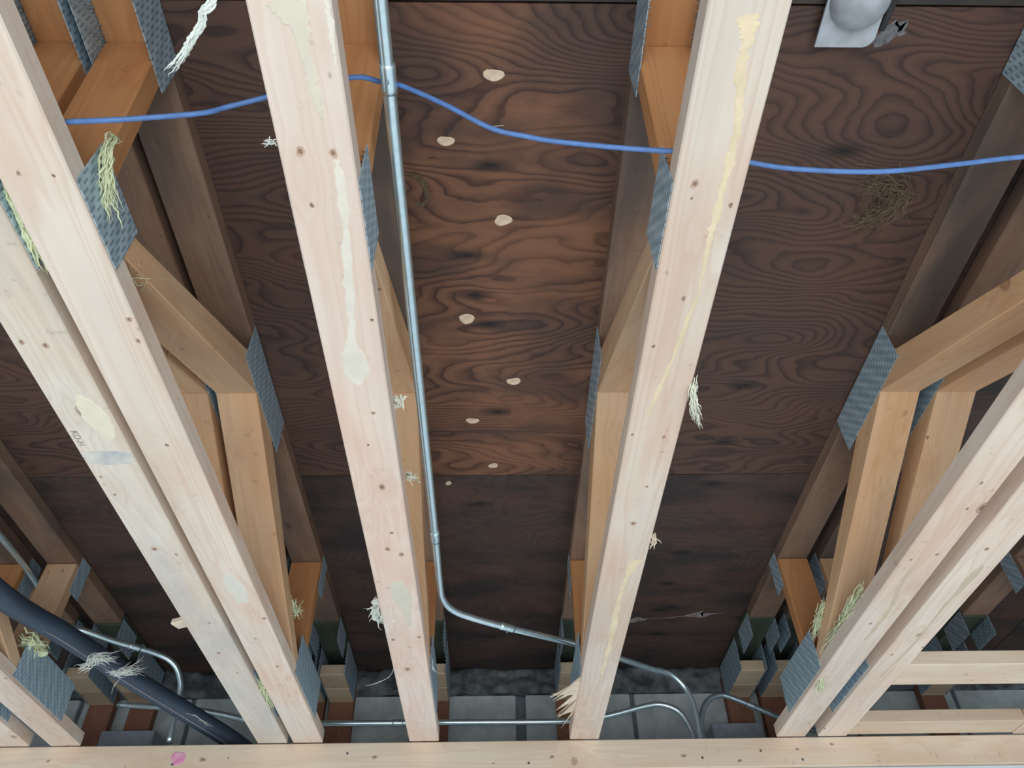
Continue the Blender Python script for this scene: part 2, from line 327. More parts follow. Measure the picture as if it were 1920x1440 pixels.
def smear(name, pts, z, mat, parent, th=.0007, jit=.0022, seed=1, n=5, label=None):
    """thin layer of dried matter on an underside; pts are (x, y, width)"""
    rnd = random.Random(seed); q = catmull([(a, b, w) for a, b, w in pts], n)
    c = Vector((q[0].x, q[0].y, z)); bm = bmesh.new(); rows = []
    for i, p in enumerate(q):
        w = max(.0012, p.z) / 2; d = (q[min(i + 1, len(q) - 1)] - q[max(i - 1, 0)]); d.z = 0; d.normalize(); nn = Vector((-d.y, d.x, 0))
        if abs(nn.x) < .2: nn = Vector((1, 0, 0))
        k = min(jit, w * .5); row = []
        for s in (-1, 1):
            b = Vector((p.x, p.y, z)) + nn * s * (w + rnd.uniform(-k, k)) - c
            row += [bm.verts.new(b), bm.verts.new(b * 1. - Vector((0, 0, th)) - nn * s * min(w * .3, .002))]
        rows.append(row)
    for a, b in zip(rows, rows[1:]):
        for i, j in ((0, 1), (1, 3), (3, 2)): bm.faces.new((a[i], a[j], b[j], b[i]))
    for r_ in (rows[0], rows[-1]): bm.faces.new((r_[0], r_[1], r_[3], r_[2]))
    o = link(name, bm_mesh(bm, name), mat, parent, Matrix.Translation(c))
    if label: o['label'] = label
    return o
def blobplate(name, cx, cy, z, rx, ry, mat, parent, th=.0012, seed=1, n=14, label=None):
    rnd = random.Random(seed); bm = bmesh.new(); top = []; bot = []; ph = rnd.uniform(0, 6)
    for k in range(n):
        a = 2 * math.pi * k / n; s = 1 + .12 * math.sin(2 * a + ph) + .08 * math.sin(3 * a + 2 * ph) + rnd.uniform(-.04, .04)
        p = Vector((math.cos(a) * rx * s, math.sin(a) * ry * s, 0)); top.append(bm.verts.new(p)); bot.append(bm.verts.new(p * .88 - Vector((0, 0, th))))
    bm.faces.new(top[::-1]); bm.faces.new(bot)
    for k in range(n): bm.faces.new((top[k], top[(k + 1) % n], bot[(k + 1) % n], bot[k]))
    o = link(name, bm_mesh(bm, name), mat, parent, Matrix.Translation((cx, cy, z)))
    if label: o['label'] = label
    return o

# ---------------------------------------------------------------- levels (metres, camera at the origin)
ZB = .850; ZBT = .888          # bottom chord
ZT = 1.232; ZP = 1.270         # top chord underside, plywood underside
YE = 2.430                     # ends of the bottom chords
# ---------------------------------------------------------------- setting
ceil = empty('ceiling', (0, 0, ZP)); tag(ceil, 'dark brown plywood roof deck over the trusses', kind='structure')
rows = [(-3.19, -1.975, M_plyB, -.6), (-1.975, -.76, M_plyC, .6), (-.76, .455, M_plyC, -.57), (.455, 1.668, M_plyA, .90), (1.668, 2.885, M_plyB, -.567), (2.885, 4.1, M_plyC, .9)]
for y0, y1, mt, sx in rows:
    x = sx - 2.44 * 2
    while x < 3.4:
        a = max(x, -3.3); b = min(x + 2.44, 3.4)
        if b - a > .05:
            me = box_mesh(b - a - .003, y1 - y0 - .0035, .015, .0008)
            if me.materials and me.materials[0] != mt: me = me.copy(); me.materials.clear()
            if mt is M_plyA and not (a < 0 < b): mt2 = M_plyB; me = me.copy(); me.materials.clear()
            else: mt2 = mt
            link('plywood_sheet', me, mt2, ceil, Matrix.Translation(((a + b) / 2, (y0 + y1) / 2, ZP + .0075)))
        x += 2.44
bx = bmesh.new(); bmesh.ops.create_cube(bx, size=1); bmesh.ops.scale(bx, vec=(6.9, 7.4, .02), verts=bx.verts)
link('roof_membrane', bm_mesh(bx, 'membrane'), M_dark, ceil, Matrix.Translation((.05, .4, ZP + .027)))
for i, (x, y, rx, ry) in enumerate([(0., .571, .0165, .0115), (-.085, .691, .0145, .0105), (.018, .857, .0180, .0120), (-.059, 1.11, .0185, .0130), (.046, 1.305, .0155, .0130), (-.054, 1.445, .0150, .0110), (-.003, 1.625, .0125, .0100), (-.125, 1.701, .0085, .0085)]):
    kp = blobplate('knot_patch', x, y, ZP, rx, ry, M_knotp, ceil, seed=i + 3, label='cream wood knot patch in the dark plywood' if i == 0 else None)

# masonry wall at the back, blocks laid one by one
wall = empty('wall_back', (0, 2.9, .2)); tag(wall, 'grey concrete block wall behind the truss ends', kind='structure')
bx = bmesh.new(); bmesh.ops.create_cube(bx, size=1); bmesh.ops.scale(bx, vec=(6.6, .10, 2.85), verts=bx.verts)
link('mortar_bed', bm_mesh(bx, 'mortar'), M_joint, wall, Matrix.Translation((0, 2.962, -.16)))
for r in range(5):
    zc = 1.183 - .0975 - r * .195; off = 0 if r % 2 == 0 else .2
    for k in range(-8, 9):
        x = .105 + .205 + k * .408 + off
        w = .392
        if k == -1 and r == 0: w = .375; x -= .012
        bm_ = box_mesh(w, .09, .187, .004)
        link('concrete_block', bm_, M_block_wall, wall, Matrix.Translation((x, 2.945 + random.uniform(-.002, .002), zc)))
# lumpy mortar band squeezed out between blocks and deck
bm = bmesh.new(); nx, nz = 240, 8; g = []
from mathutils import noise
for i in range(nx + 1):
    row = []
    for j in range(nz + 1):
        x = -3.3 + 6.6 * i / nx; z = 1.180 + (ZP - 1.180) * j / nz
        y = -.030 * noise.noise(Vector((x * 9, z * 18, 1.3))) - .018 * noise.noise(Vector((x * 33, z * 40, 7)))
        zz = z + (.012 * noise.noise(Vector((x * 14, 3, 0))) if j == 0 else 0)
        row.append(bm.verts.new((x, 2.880 + y, zz)))
    g.append(row)
for i in range(nx):
    for j in range(nz): bm.faces.new((g[i][j], g[i + 1][j], g[i + 1][j + 1], g[i][j + 1]))
ext = bmesh.ops.extrude_face_region(bm, geom=bm.faces[:]); bmesh.ops.translate(bm, vec=(0, .05, 0), verts=[v for v in ext['geom'] if isinstance(v, bmesh.types.BMVert)])
link('mortar_band', bm_mesh(bm, 'mortar_band', True), M_mortar, wall, Matrix())

def slab(name, lo, hi, mat, label=None, kind='structure'):
    l = Vector(hi) - Vector(lo); c = (Vector(hi) + Vector(lo)) / 2
    o = link(name, box_mesh(l.x, l.y, l.z, .002).copy(), mat, None, Matrix.Translation(c)); tag(o, label, kind=kind); return o
slab('wall_back_lower', (-3.3, YE + .012, -1.7), (3.4, YE + .10, .7655), M_dry, 'painted board wall below the timber wall plate')
slab('wall_left', (-3.4, -3.2, .2), (-3.3, 2.85, ZP), M_dry, 'painted wall closing the left side')
slab('wall_right', (3.4, -3.2, .2), (3.5, 2.85, ZP), M_dry, 'painted wall closing the right side')

# ---------------------------------------------------------------- wall plate
beam = empty('wall_plate', (0, YE + .0445, .773)); tag(beam, 'long horizontal pale timber under all the truss ends along the bottom edge', 'beam')
board('timber', (-3.28, YE + .0445, .808), (3.38, YE + .0445, .808), .089, .083, M_beam, beam)
blobplate('paint_mark', -.938, 0, 0, .020, .022, M_pink, beam, seed=4, label='magenta paint mark').matrix_basis = beam.matrix_basis.inverted() @ Matrix.Translation((-.938, YE, .812)) @ Matrix.Rotation(math.radians(-90), 4, 'X')
for x in (-.95, -.44, .10, .62, .80, .92):      # nail heads
    bm = bmesh.new(); bmesh.ops.create_cone(bm, segments=10, radius1=.004, radius2=.0032, depth=.002, cap_ends=True)
    link('nail_head', bm_mesh(bm, 'nail_head'), M_ink, beam, Matrix.Translation((x, YE - .0008, .80 + .02 * math.sin(x * 40))) @ Matrix.Rotation(math.radians(90), 4, 'X'))

# ---------------------------------------------------------------- trusses
GROUP = 'flat roof trusses under the plywood deck'
teethc = {}
def plate_meshes(l, h):
    k = (l, h)
    if k not in teethc:
        bm = bmesh.new(); bmesh.ops.create_cube(bm, size=1); bmesh.ops.scale(bm, vec=(l, h, .0013), verts=bm.verts)
        a = bm_mesh(bm, 'nail_plate_mesh'); a.materials.append(M_plate)
        bm = bmesh.new(); u = -l / 2 + .006
        i = 0
        while u < l / 2 - .003:
            v = -h / 2 + .006 + (i % 3) * .004
            while v < h / 2 - .002:
                b = [bm.verts.new((u + dx, v + dy, -.0006)) for dx, dy in ((-.0012, -.0018), (.0012, -.0018), (.0012, .0018), (-.0012, .0018))]
                t = bm.verts.new((u, v + .001, -.0085)); bm.faces.new(b)
                for q in range(4): bm.faces.new((b[q], b[(q + 1) % 4], t))
                v += .0125
            u += .0085; i += 1
        b_ = bm_mesh(bm, 'teeth_mesh'); b_.materials.append(M_emt2)
        teethc[k] = (a, b_)
    return teethc[k]
def nail_plate(parent, side, x, y0, y1, z0, z1, tilt=0.):
    """side -1: on the left face (x = left side), +1: on the right face"""
    l, h = round(y1 - y0, 3), round(z1 - z0, 3); a, b = plate_meshes(l, h)
    X = Vector((0, 1, 0)); Y = Vector((0, 0, 1)); Zv = Vector((side, 0, 0))
    if side > 0: m = Matrix(((0, 0, 1, 0), (1, 0, 0, 0), (0, 1, 0, 0), (0, 0, 0, 1)))
    else: m = Matrix(((0, 0, -1, 0), (-1, 0, 0, 0), (0, 1, 0, 0), (0, 0, 0, 1)))
    m = m @ Matrix.Rotation(tilt, 4, 'Z')
    m.translation = (x + side * .0008, (y0 + y1) / 2, (z0 + z1) / 2)
    p = link('nail_plate', a, None, parent, m)
    t = bpy.data.objects.new('teeth', b); COL.objects.link(t); t.parent = p; t['kind'] = 'stuff'
    return p
def truss(xl, label, chord_mat=M_chord, web_mat=M_web, far_mat=None, dy=0., jz=0.):
    xr = xl + .089; xc = (xl + xr) / 2; far_mat = far_mat or M_webp
    T = empty('roof_truss', (xc, YE, ZB)); tag(T, label, 'truss', GROUP)
    board('bottom_chord', (xc, -3.0, (ZB + ZBT) / 2), (xc, YE - .001, (ZB + ZBT) / 2), .089, .038, chord_mat, T)
    board('top_chord', (xc, .530, (ZT + ZP) / 2), (xc, 2.41, (ZT + ZP) / 2), .089, .0375, M_top, T)
    board('top_chord', (xc, -3.0, (ZT + ZP) / 2), (xc, .529, (ZT + ZP) / 2), .089, .0375, web_mat, T)
    board('top_chord_end', (xc, 2.412, (ZT + ZP) / 2 - .002), (xc, 2.86, (ZT + ZP) / 2 - .002), .088, .038, M_green, T).__setitem__('label', 'green stained end of the top chord')
    e = .0006
    # vertical webs either side of the duct opening
    for ya, yb, d, m in ((.505, .545, 1, web_mat), (-.145, -.185, -1, web_mat)):
        y2 = .038 * d
        prism('web', [(ya + dy, ZT - e), (yb + dy, ZBT + e), (yb + y2 + dy, ZBT + e), (ya + y2 + dy, ZT - e)], xl + .0005, xr - .0005, (ya, ZT), (yb, ZBT), m, T)
    # long diagonals meeting at the top node
    N = 1.232 + dy; zs = 1.165 + jz
    def diag(yb, sgn, mat, yt=N):
        lx = yb
        poly = [(yt, zs), (lx, ZBT + e), (lx + .092 * -sgn * -1, ZBT + e), (yt + .055 * sgn, zs + .028), (yt + .035 * sgn, ZT - e), (yt, ZT - e)]
        return prism('web', poly, xl + .0005, xr - .0005, (yt, zs), (lx, ZBT), mat, T)
    # sgn: direction from top node to foot
    k = .092
    prism('web', [(N - e, zs), (.660 + dy, ZBT + e), (.660 - k + .005 + dy, ZBT + e), (N - .085, ZT - .030), (N - .070, ZT - e), (N - e, ZT - e)], xl + .0005, xr - .0005, (N, zs), (.660, ZBT), far_mat, T)
    prism('web', [(N + e, zs), (1.925, ZBT + e), (1.925 + k, ZBT + e), (N + .085, ZT - .030), (N + .070, ZT - e), (N + e, ZT - e)], xl + .0005, xr - .0005, (N, zs), (1.925, ZBT), far_mat, T)
    # vertical web near the end
    prism('web', [(2.035, ZT - e), (2.022, ZBT + e), (2.060, ZBT + e), (2.073, ZT - e)], xl + .0005, xr - .0005, (2.035, ZT), (2.022, ZBT), web_mat, T)
    # mirrored part behind the camera
    prism('web', [(-.86, zs), (-.29, ZBT + e), (-.29 + k, ZBT + e), (-.775, ZT - .03), (-.79, ZT - e), (-.86, ZT - e)], xl + .0005, xr - .0005, (-.86, zs), (-.29, ZBT), far_mat, T)
    # bearing blocks and end post
    board('bearing_block', (xl + .001, 2.677, 1.160), (xr - .001, 2.677, 1.160), .112, .038, M_block, T)
    board('bearing_block', (xl + .001, 2.797, 1.160), (xr - .001, 2.797, 1.160), .118, .038, M_block, T)
    board('end_post', (xc, 2.875, .80), (xc, 2.875, 1.225), .089, .036, M_post, T, up=(0, -1, 0))
    for s, x in ((-1, xl), (1, xr)):
        nail_plate(T, s, x, .40 + dy, .56 + dy, 1.172, 1.266, .0)
        nail_plate(T, s, x, .52 + dy, .66 + dy, .856, .946)
        nail_plate(T, s, x, 1.125 + dy, 1.440 + dy, 1.168, 1.262)
        nail_plate(T, s, x, 1.965, 2.270, .862, .968)
        nail_plate(T, s, x, 2.052, 2.112, 1.150, 1.262)
        nail_plate(T, s, x, 2.415, 2.545, 1.168, 1.250)
        nail_plate(T, s, x, 2.605, 2.850, 1.140, 1.255)
        nail_plate(T, s, x, -.20, -.06, .856, .946)
    return T
T0b = truss(-1.475, 'pale roof truss at the far left edge, outer one of the leftmost close pair', M_chord, M_web)
T0a = truss(-1.325, 'truss at the left with the black pipe beside it, inner one of the leftmost pair', M_chord, M_webp, M_webp)
T1a = truss(-.712, 'weathered truss left of centre with a blue-grey mould stain and stamp underneath', M_chord_w, M_web, M_webp)
T1b = truss(-.606, 'cream truss left of centre, right-hand one of the close pair with tan diagonal webs', M_chord, M_web, M_webp)
T2 = truss(-.258, 'pinkish truss beside the straight conduit, grey adhesive patches on its lower chord', M_chord_p, M_web, M_webp)
T3 = truss(.226, 'truss right of centre with an amber resin streak and a splintered lower chord end', M_chord, M_web, M_webp)
T4a = truss(.857, 'right-hand truss with yellow insulation along its lower chord, left one of the close pair', M_chord, M_web, M_webp)
T4b = truss(.984, 'right-hand truss with a brown resin line, outer one of the close pair beside the blocking', M_chord, M_webp, M_webp)
T5 = truss(1.587, 'dim truss at the far right edge beyond the two horizontal blocking boards', M_chord, M_top, M_top)

# marks on the chords
smear('adhesive_smear', [(-.22, .300, .0388), (-.213, .313, .0369), (-.206, .331, .0227), (-.206, .359, .0151), (-.203, .389, .0131), (-.201, .42, .0073), (-.199, .436, .0025)], ZB, M_glue_g, T2, seed=1, label='grey dried adhesive')
smear('adhesive_smear', [(-.19, .488, .007), (-.191, .532, .0127), (-.193, .588, .0109), (-.201, .667, .0146), (-.205, .724, .0092), (-.212, .787, .0129), (-.213, .82, .0359), (-.214, .854, .0361), (-.214, .88, .0118)], ZB, M_glue_w, T2, seed=2)
smear('adhesive_smear', [(-.1735, .303, .0058), (-.1735, .325, .0072), (-.174, .353, .005), (-.174, .373, .0024)], ZB, M_glue_w, T2, seed=3)
smear('adhesive_smear', [(-.208, 1.485, .0228), (-.206, 1.53, .0405), (-.203, 1.578, .0403), (-.2, 1.627, .0169), (-.198, 1.691, .0099)], ZB, M_glue_g, T2, seed=4)
smear('resin_streak', [(.271, .315, .0194), (.274, .328, .021), (.276, .341, .0139), (.276, .361, .0095), (.28, .392, .0123), (.286, .423, .0102), (.289, .457, .0092), (.29, .485, .0121), (.289, .523, .0067), (.289, .57, .0115), (.287, .603, .0075), (.29, .685, .005), (.284, .745, .0068), (.275, .821, .0055), (.266, .88, .0075), (.255, .956, .0061)], ZB, M_glue_y, T3, seed=5, label='amber resin streak')
smear('resin_streak', [(.296, 1.406, .0248), (.29, 1.438, .0202), (.282, 1.492, .0092), (.278, 1.586, .012), (.28, 1.714, .0131), (.28, 1.827, .0105), (.277, 1.966, .0083)], ZB, M_glue_y, T3, seed=6)
smear('resin_streak', [(1.039, 1.438, .0091), (1.039, 1.482, .0225), (1.035, 1.539, .0122), (1.033, 1.65, .0079), (1.037, 1.785, .0059), (1.029, 1.905, .0062), (1.022, 2.002, .0047)], ZB, M_resin_b, T4b, seed=7, label='brown resin line')
smear('grey_streak', [(.894, 1.404, .0035), (.891, 1.446, .008), (.893, 1.513, .011), (.907, 1.597, .011), (.911, 1.66, .010), (.91, 1.727, .0088), (.906, 1.783, .0045)], ZB, M_resin_b, T4a, seed=8)
smear('resin_streak', [(-.658, .901, .0084), (-.655, .926, .0334), (-.650, .958, .0423), (-.646, .992, .0306), (-.643, 1.012, .009)], ZB, simple('pale_yellow_resin', (.82, .745, .59), .7, var=.04, spec=.2), T1a, seed=9)
smear('mould_stain', [(-.6675, 1.042, .050), (-.6675, 1.050, .084), (-.667, 1.064, .084), (-.667, 1.074, .074), (-.667, 1.080, .030)], ZB, M_mold, T1a, th=.0003, seed=10, label='blue-grey mould stain')
smear('filler_smear', [(-.560, 1.447, .0112), (-.558, 1.48, .0353), (-.556, 1.525, .0408), (-.554, 1.572, .0236)], ZB, simple('pale_green_filler', (.76, .71, .61), .7, var=.03, spec=.2), T1b, seed=11)
# knots seen in the photograph on the lower chords and the wall plate, flush with the sawn face
M_knot1 = simple('knot_rim', (.62, .45, .35), .7, var=.12, scale=120., spec=.2); M_knot2 = simple('knot_heart', (.36, .23, .165), .7, var=.15, scale=150., spec=.2)
def knot(x, y, r, parent):
    lo = parent.location.x - .0445 + r * .9 + .001; hi = parent.location.x + .0445 - r * .9 - .001; x = min(max(x, lo), hi)
    k = blobplate('knot', x, y, ZB - .0001, r * .85, r * 1.05, M_knot1 if r > .0036 else M_knot2, parent, th=.0003, seed=int(y * 1000), n=12)
    if r > .0036:
        h = blobplate('knot_heart', x, y, ZB - .0004, r * .42, r * .6, M_knot2, None, th=.0002, seed=int(y * 777), n=9)
        w = h.matrix_basis.copy(); h.parent = k; h.matrix_basis = Matrix.Translation((0, 0, -.0003))
for T_, L_ in (
    (T2, [(-.232, .477, .0068), (-.193, .479, .0060), (-.231, .552, .0034), (-.198, .947, .0044), (-.177, .745, .0031), (-.216, 1.358, .0075), (-.190, 1.379, .0076), (-.202, 1.300, .0052), (-.216, 1.029, .0027), (-.243, 1.758, .0064), (-.180, 1.746, .0063)]),
    (T3, [(.252, .519, .0065), (.252, .540, .0020), (.304, .550, .0034), (.241, .798, .0032), (.271, 1.272, .0073), (.281, 1.152, .0039), (.290, 1.011, .0046), (.235, 1.004, .0027)]),
    (T1b, [(-.579, .508, .0039), (-.538, .511, .0026), (-.525, .744, .0054), (-.526, .786, .0047), (-.557, 1.027, .0036), (-.525, 1.646, .0061), (-.546, 1.898, .0054)]),
    (T1a, [(-.697, .788, .0055), (-.665, .795, .0063), (-.700, 1.115, .0037), (-.694, 1.168, .0029), (-.680, 1.352, .0075), (-.643, 1.373, .0043), (-.672, 1.820, .0065), (-.654, 1.933, .0041)]),
    (T4a, [(.923, 1.394, .0056), (.876, 1.414, .0045), (.890, 1.699, .0051)]),
    (T4b, [(1.019, 1.374, .0066), (1.004, 1.867, .0054)])):
    for x, y, r in L_: knot(x, y, r, T_)
for x, z, r in ((.17, .801, .009), (-.864, .806, .012), (-.79, .81, .005), (-.358, .807, .010), (.565, .799, .010), (.73, .783, .009), (.912, .814, .008), (1.021, .827, .008), (-.005, .785, .005), (-1.316, .808, .007)):
    k = blobplate('knot', 0, 0, 0, r * .9, r * .6, M_knot1, beam, seed=int(r * 9000), th=.0003, n=12)
    k.matrix_basis = beam.matrix_basis.inverted() @ Matrix.Translation((x, YE, z)) @ Matrix.Rotation(math.radians(-90), 4, 'X')
    h = blobplate('knot_heart', 0, 0, 0, r * .45, r * .3, M_knot2, None, th=.0002, seed=3, n=9); h.parent = k; h.matrix_basis = Matrix.Translation((0, 0, -.0003))
# stamped letters on the weathered chord, reading along the board
fc = bpy.data.curves.new('stamp', 'FONT'); fc.body = 'KD-H'; fc.size = .016; fc.extrude = .0002; fc.align_x = 'CENTER'
fo = bpy.data.objects.new('stamp', fc); COL.objects.link(fo)
dg = bpy.context.evaluated_depsgraph_get(); me = bpy.data.meshes.new_from_object(fo.evaluated_get(dg)); bpy.data.objects.remove(fo)
mm = Matrix(((0, 1, 0, 0), (1, 0, 0, 0), (0, 0, -1, 0), (0, 0, 0, 1))); mm.translation = (-.7045, 1.008, ZB - .0004)
link('stamped_letters', me, simple('faded_stamp_ink', (.34, .32, .29), .7), T1a, mm)

# ---------------------------------------------------------------- blocking boards on the right
o = board('blocking_board', (1.0745, 2.38, .8725), (1.586, 2.38, .8725), .096, .037, M_beam); tag(o, 'short horizontal board lying against the wall plate at the lower right', 'board', 'blocking boards between the right-hand trusses')
o = board('blocking_board', (1.0745, 2.0, .8725), (1.586, 2.0, .8725), .126, .038, M_beam); tag(o, 'upper of the two horizontal boards at the lower right, its underside bright', 'board', 'blocking boards between the right-hand trusses')
for i, (x0, x1, lab) in enumerate(((-1.345, -1.165, 'grey metal pocket on the wall low at the left'), (.755, .930, 'grey metal pocket on the block wall left of the right-hand pair of trusses'))):
    t = empty('wall_pocket', ((x0 + x1) / 2, 2.75, .90)); tag(t, lab, 'box', 'metal pockets on the block wall')
    board('face', (x0, 2.75, .95), (x1, 2.75, .95), .12, .004, M_pocket, t, up=(0, -1, 0))
    board('lip', (x0, 2.77, 1.008), (x1, 2.77, 1.008), .045, .004, M_pocket, t)
    for x in (x0 + .002, x1 - .002): board('cheek', (x, 2.752, .95), (x, 2.896, .95), .12, .003, M_pocket, t, up=(1, 0, 0))

# ---------------------------------------------------------------- conduits
def conduit(name, pts, r, mat, label, coup=(), box=None, group='metal conduits'):
    c = Vector(pts[0]); T = empty(name, c); tag(T, label, 'conduit', group)
    tube('pipe', pts, r, mat, T, n=8)
    for a, b in coup:
        a, b = Vector(a), Vector(b); tube('coupling', [a, a.lerp(b, .15), a.lerp(b, .85), b], [r * 1.18] * 4, mat, T, curve=False, seg=16)
        m = a.lerp(b, .5); d = (b - a).normalized(); q = d.cross(Vector((0, 0, 1))).normalized()
        board('screw', m - Vector((0, 0, r * 1.15)), m - Vector((0, 0, r * 1.75)), .004, .004, M_emt2, T, up=(1, 0, 0), bev=.0006)
    return T
r1 = .0091
C1 = conduit('conduit', [(-.137, -1.6, .99), (-.137, -.8, .99), (-.137, .2, .99), (-.138, .9, .99), (-.137, 1.5, .99), (-.138, 1.74, .99), (-.134, 1.82, .99), (-.110, 1.882, .991), (-.060, 1.93, .993), (.0475, 2.008, 1.0), (.238, 2.15, 1.02), (.386, 2.292, 1.04), (.500, 2.415, 1.062), (.572, 2.478, 1.072), (.618, 2.50, 1.040), (.639, 2.50, .985), (.642, 2.50, .92), (.640, 2.50, .80), (.640, 2.50, .60)], r1, M_emt,
        'long bright conduit running down the middle bay, bending right and dropping at the wall', coup=[((-.1372, 1.508, .99), (-.1372, 1.548, .99)), ((.015, 1.983, .997), (.052, 2.010, 1.0)), ((-.137, .43, .99), (-.137, .47, .99))])
conduit('conduit', [(-1.25, 2.6, 1.04), (-1.0, 2.6, 1.02), (-.9, 2.6, 1.004), (-.8, 2.6, .982), (-.70, 2.6, .972), (-.537, 2.6, .970), (-.17, 2.6, .969), (.241, 2.6, .968), (.365, 2.6, .982), (.503, 2.6, 1.014), (.560, 2.6, 1.018), (.612, 2.6, .995), (.640, 2.6, .945), (.648, 2.6, .88), (.648, 2.6, .60)], r1, M_emt,
        'thin horizontal conduit crossing the block wall behind the truss feet', coup=[((-.335, 2.6, .969), (-.30, 2.6, .969))])
conduit('conduit', [(.678, 2.6, .60), (.678, 2.6, .86), (.680, 2.6, .95), (.694, 2.6, 1.0), (.722, 2.6, 1.034), (.761, 2.6, 1.048), (.804, 2.6, 1.037), (.909, 2.6, .988), (1.0, 2.6, .945), (1.08, 2.6, .92)], r1, M_emt2,
        'dull conduit arching up from the wall then sloping right behind the truss foot', coup=[((.845, 2.6, 1.019), (.872, 2.6, 1.006))])
conduit('conduit', [(-1.355, -1.6, 1.2), (-1.355, 0., 1.2), (-1.355, 1.2, 1.2), (-1.356, 1.9, 1.2), (-1.352, 2.11, 1.185), (-1.325, 2.175, 1.150), (-1.295, 2.215, 1.125), (-1.237, 2.25, 1.12), (-1.178, 2.315, 1.12), (-1.088, 2.393, 1.12), (-1.036, 2.430, 1.103), (-1.008, 2.455, 1.06), (-1.0, 2.47, 1.0), (-.995, 2.475, .87)], r1, M_emt,
        'conduit curving down at the lower left above the black pipe', coup=[((-1.150, 2.337, 1.12), (-1.122, 2.361, 1.12))])
# black plastic pipe
P = [(-1.27, 1.1, .975), (-1.225, 1.5, .96), (-1.183, 1.698, .945), (-1.178, 1.843, .965), (-1.147, 1.962, .973), (-1.053, 2.195, .959), (-.948, 2.380, .936), (-.800, 2.55, .885), (-.76, 2.60, .84), (-.75, 2.62, .70)]
t = empty('drain_pipe', P[0]); tag(t, 'thick black plastic pipe sagging across the lower left corner', 'pipe')
tube('pipe', P, .0275, M_abs, t, seg=24, n=10)
q = [Vector(p) for p in catmull(P, 10)][30:74]
tube('print_line', [p + Vector((.010, -.008, -.0243)) for p in q], .0012, M_print, t, seg=5, curve=False).__setitem__('label', 'pale printed line')
# blue cable
s_ = lambda x, y, z: (x / .92 * z, y / .92 * z, z)
cab = [(-1.2, .47, .896), (-.70, .468, .894), (-.60, .466, .893), (-.522, .463, .893), (-.47, .461, .894), (-.436, .463, .903), (-.369, .470, .931), (-.342, .472, .952), (-.295, .466, .967), (-.252, .457, .975), (-.18, .449, .990), (-.150, .462, 1.005), (-.125, .465, 1.003), s_(-.063, .450, .972), s_(-.004, .482, .936), s_(.040, .493, .925), s_(.079, .5, .915), s_(.156, .508, .902), s_(.227, .513, .896), (.28, .500, .894), s_(.340, .529, .897), s_(.41, .539, .890), s_(.52, .542, .880), s_(.624, .530, .886), s_(.705, .519, .893), (.86, .49, .894), (1.1, .49, .893), (1.6, .49, .893)]
t = empty('cable', cab[2]); tag(t, 'blue data cable draped across the lower chords from left to right', 'cable')
tube('jacket', cab, .0034, M_blue, t, seg=10, n=8)
o = smear('tape_scrap', [(0, 0, .004), (.012, .002, .005), (.03, .001, .003)], 0, M_glue_g, t, th=.001); o.matrix_basis = t.matrix_basis.inverted() @ Matrix.Translation((-.018, .488, .940))

# ---------------------------------------------------------------- vent cover on the plywood
t = empty('vent_cover', (.565, .44, ZP)); tag(t, 'white square metal cover with a domed centre fixed to the plywood at the top right', 'vent')
bm = bmesh.new(); x0, x1, y0, y1, rc = .518, .612, .345, .512, .018; pts = [(x0, y0), (x1, y0)]
for k in range(7): a = math.pi / 2 * k / 6; pts.append((x1 - rc + rc * math.cos(a), y1 - rc + rc * math.sin(a)))
pts.append((x0, y1)); c = Vector((.565, .44, 1.250))
A = [bm.verts.new(Vector((x, y, 1.250)) - c) for x, y in pts]; B = [bm.verts.new(Vector((x, y, 1.254)) - c) for x, y in pts]
bm.faces.new(A); bm.faces.new(B[::-1])
for i in range(len(pts)): j = (i + 1) % len(pts); bm.faces.new((A[i], A[j], B[j], B[i]))
link('flange', bm_mesh(bm, 'flange'), M_cover, t, Matrix.Translation(c))
bm = bmesh.new(); seg, rg = 32, 9; rows_ = []
for i in range(rg + 1):
    a = math.pi / 2 * i / rg; rr = .0465 * math.cos(a) ; z = -.034 * math.sin(a)
    rows_.append([bm.verts.new((rr * math.cos(2 * math.pi * k / seg), rr * math.sin(2 * math.pi * k / seg), z)) for k in range(seg)] if i < rg else [bm.verts.new((0, 0, z))])
for i in range(rg):
    for k in range(seg):
        a, b = rows_[i][k], rows_[i][(k + 1) % seg]
        if i == rg - 1: bm.faces.new((a, b, rows_[rg][0]))
        else: bm.faces.new((a, b, rows_[i + 1][(k + 1) % seg], rows_[i + 1][k]))
bm.faces.new(rows_[0])
link('dome', bm_mesh(bm, 'dome', True), M_cover, t, Matrix.Translation((.568, .437, 1.2502)))
board('collar', (.565, .352, 1.262), (.565, .500, 1.262), .078, .0155, M_dark, t)
o = board('dark_slot', (.634, .40, 1.2665), (.626, .492, 1.2665), .010, .006, M_dark, t); o['label'] = 'dark slot beside the cover'
smear('caulk_smear', [(.622, .515, .012), (.640, .500, .028), (.655, .482, .022), (.664, .50, .010)], ZP, simple('thin_grey_caulk', (.20, .20, .21), .8, var=.25, scale=80.), t, seed=5, th=.0008, label='thin grey caulk')

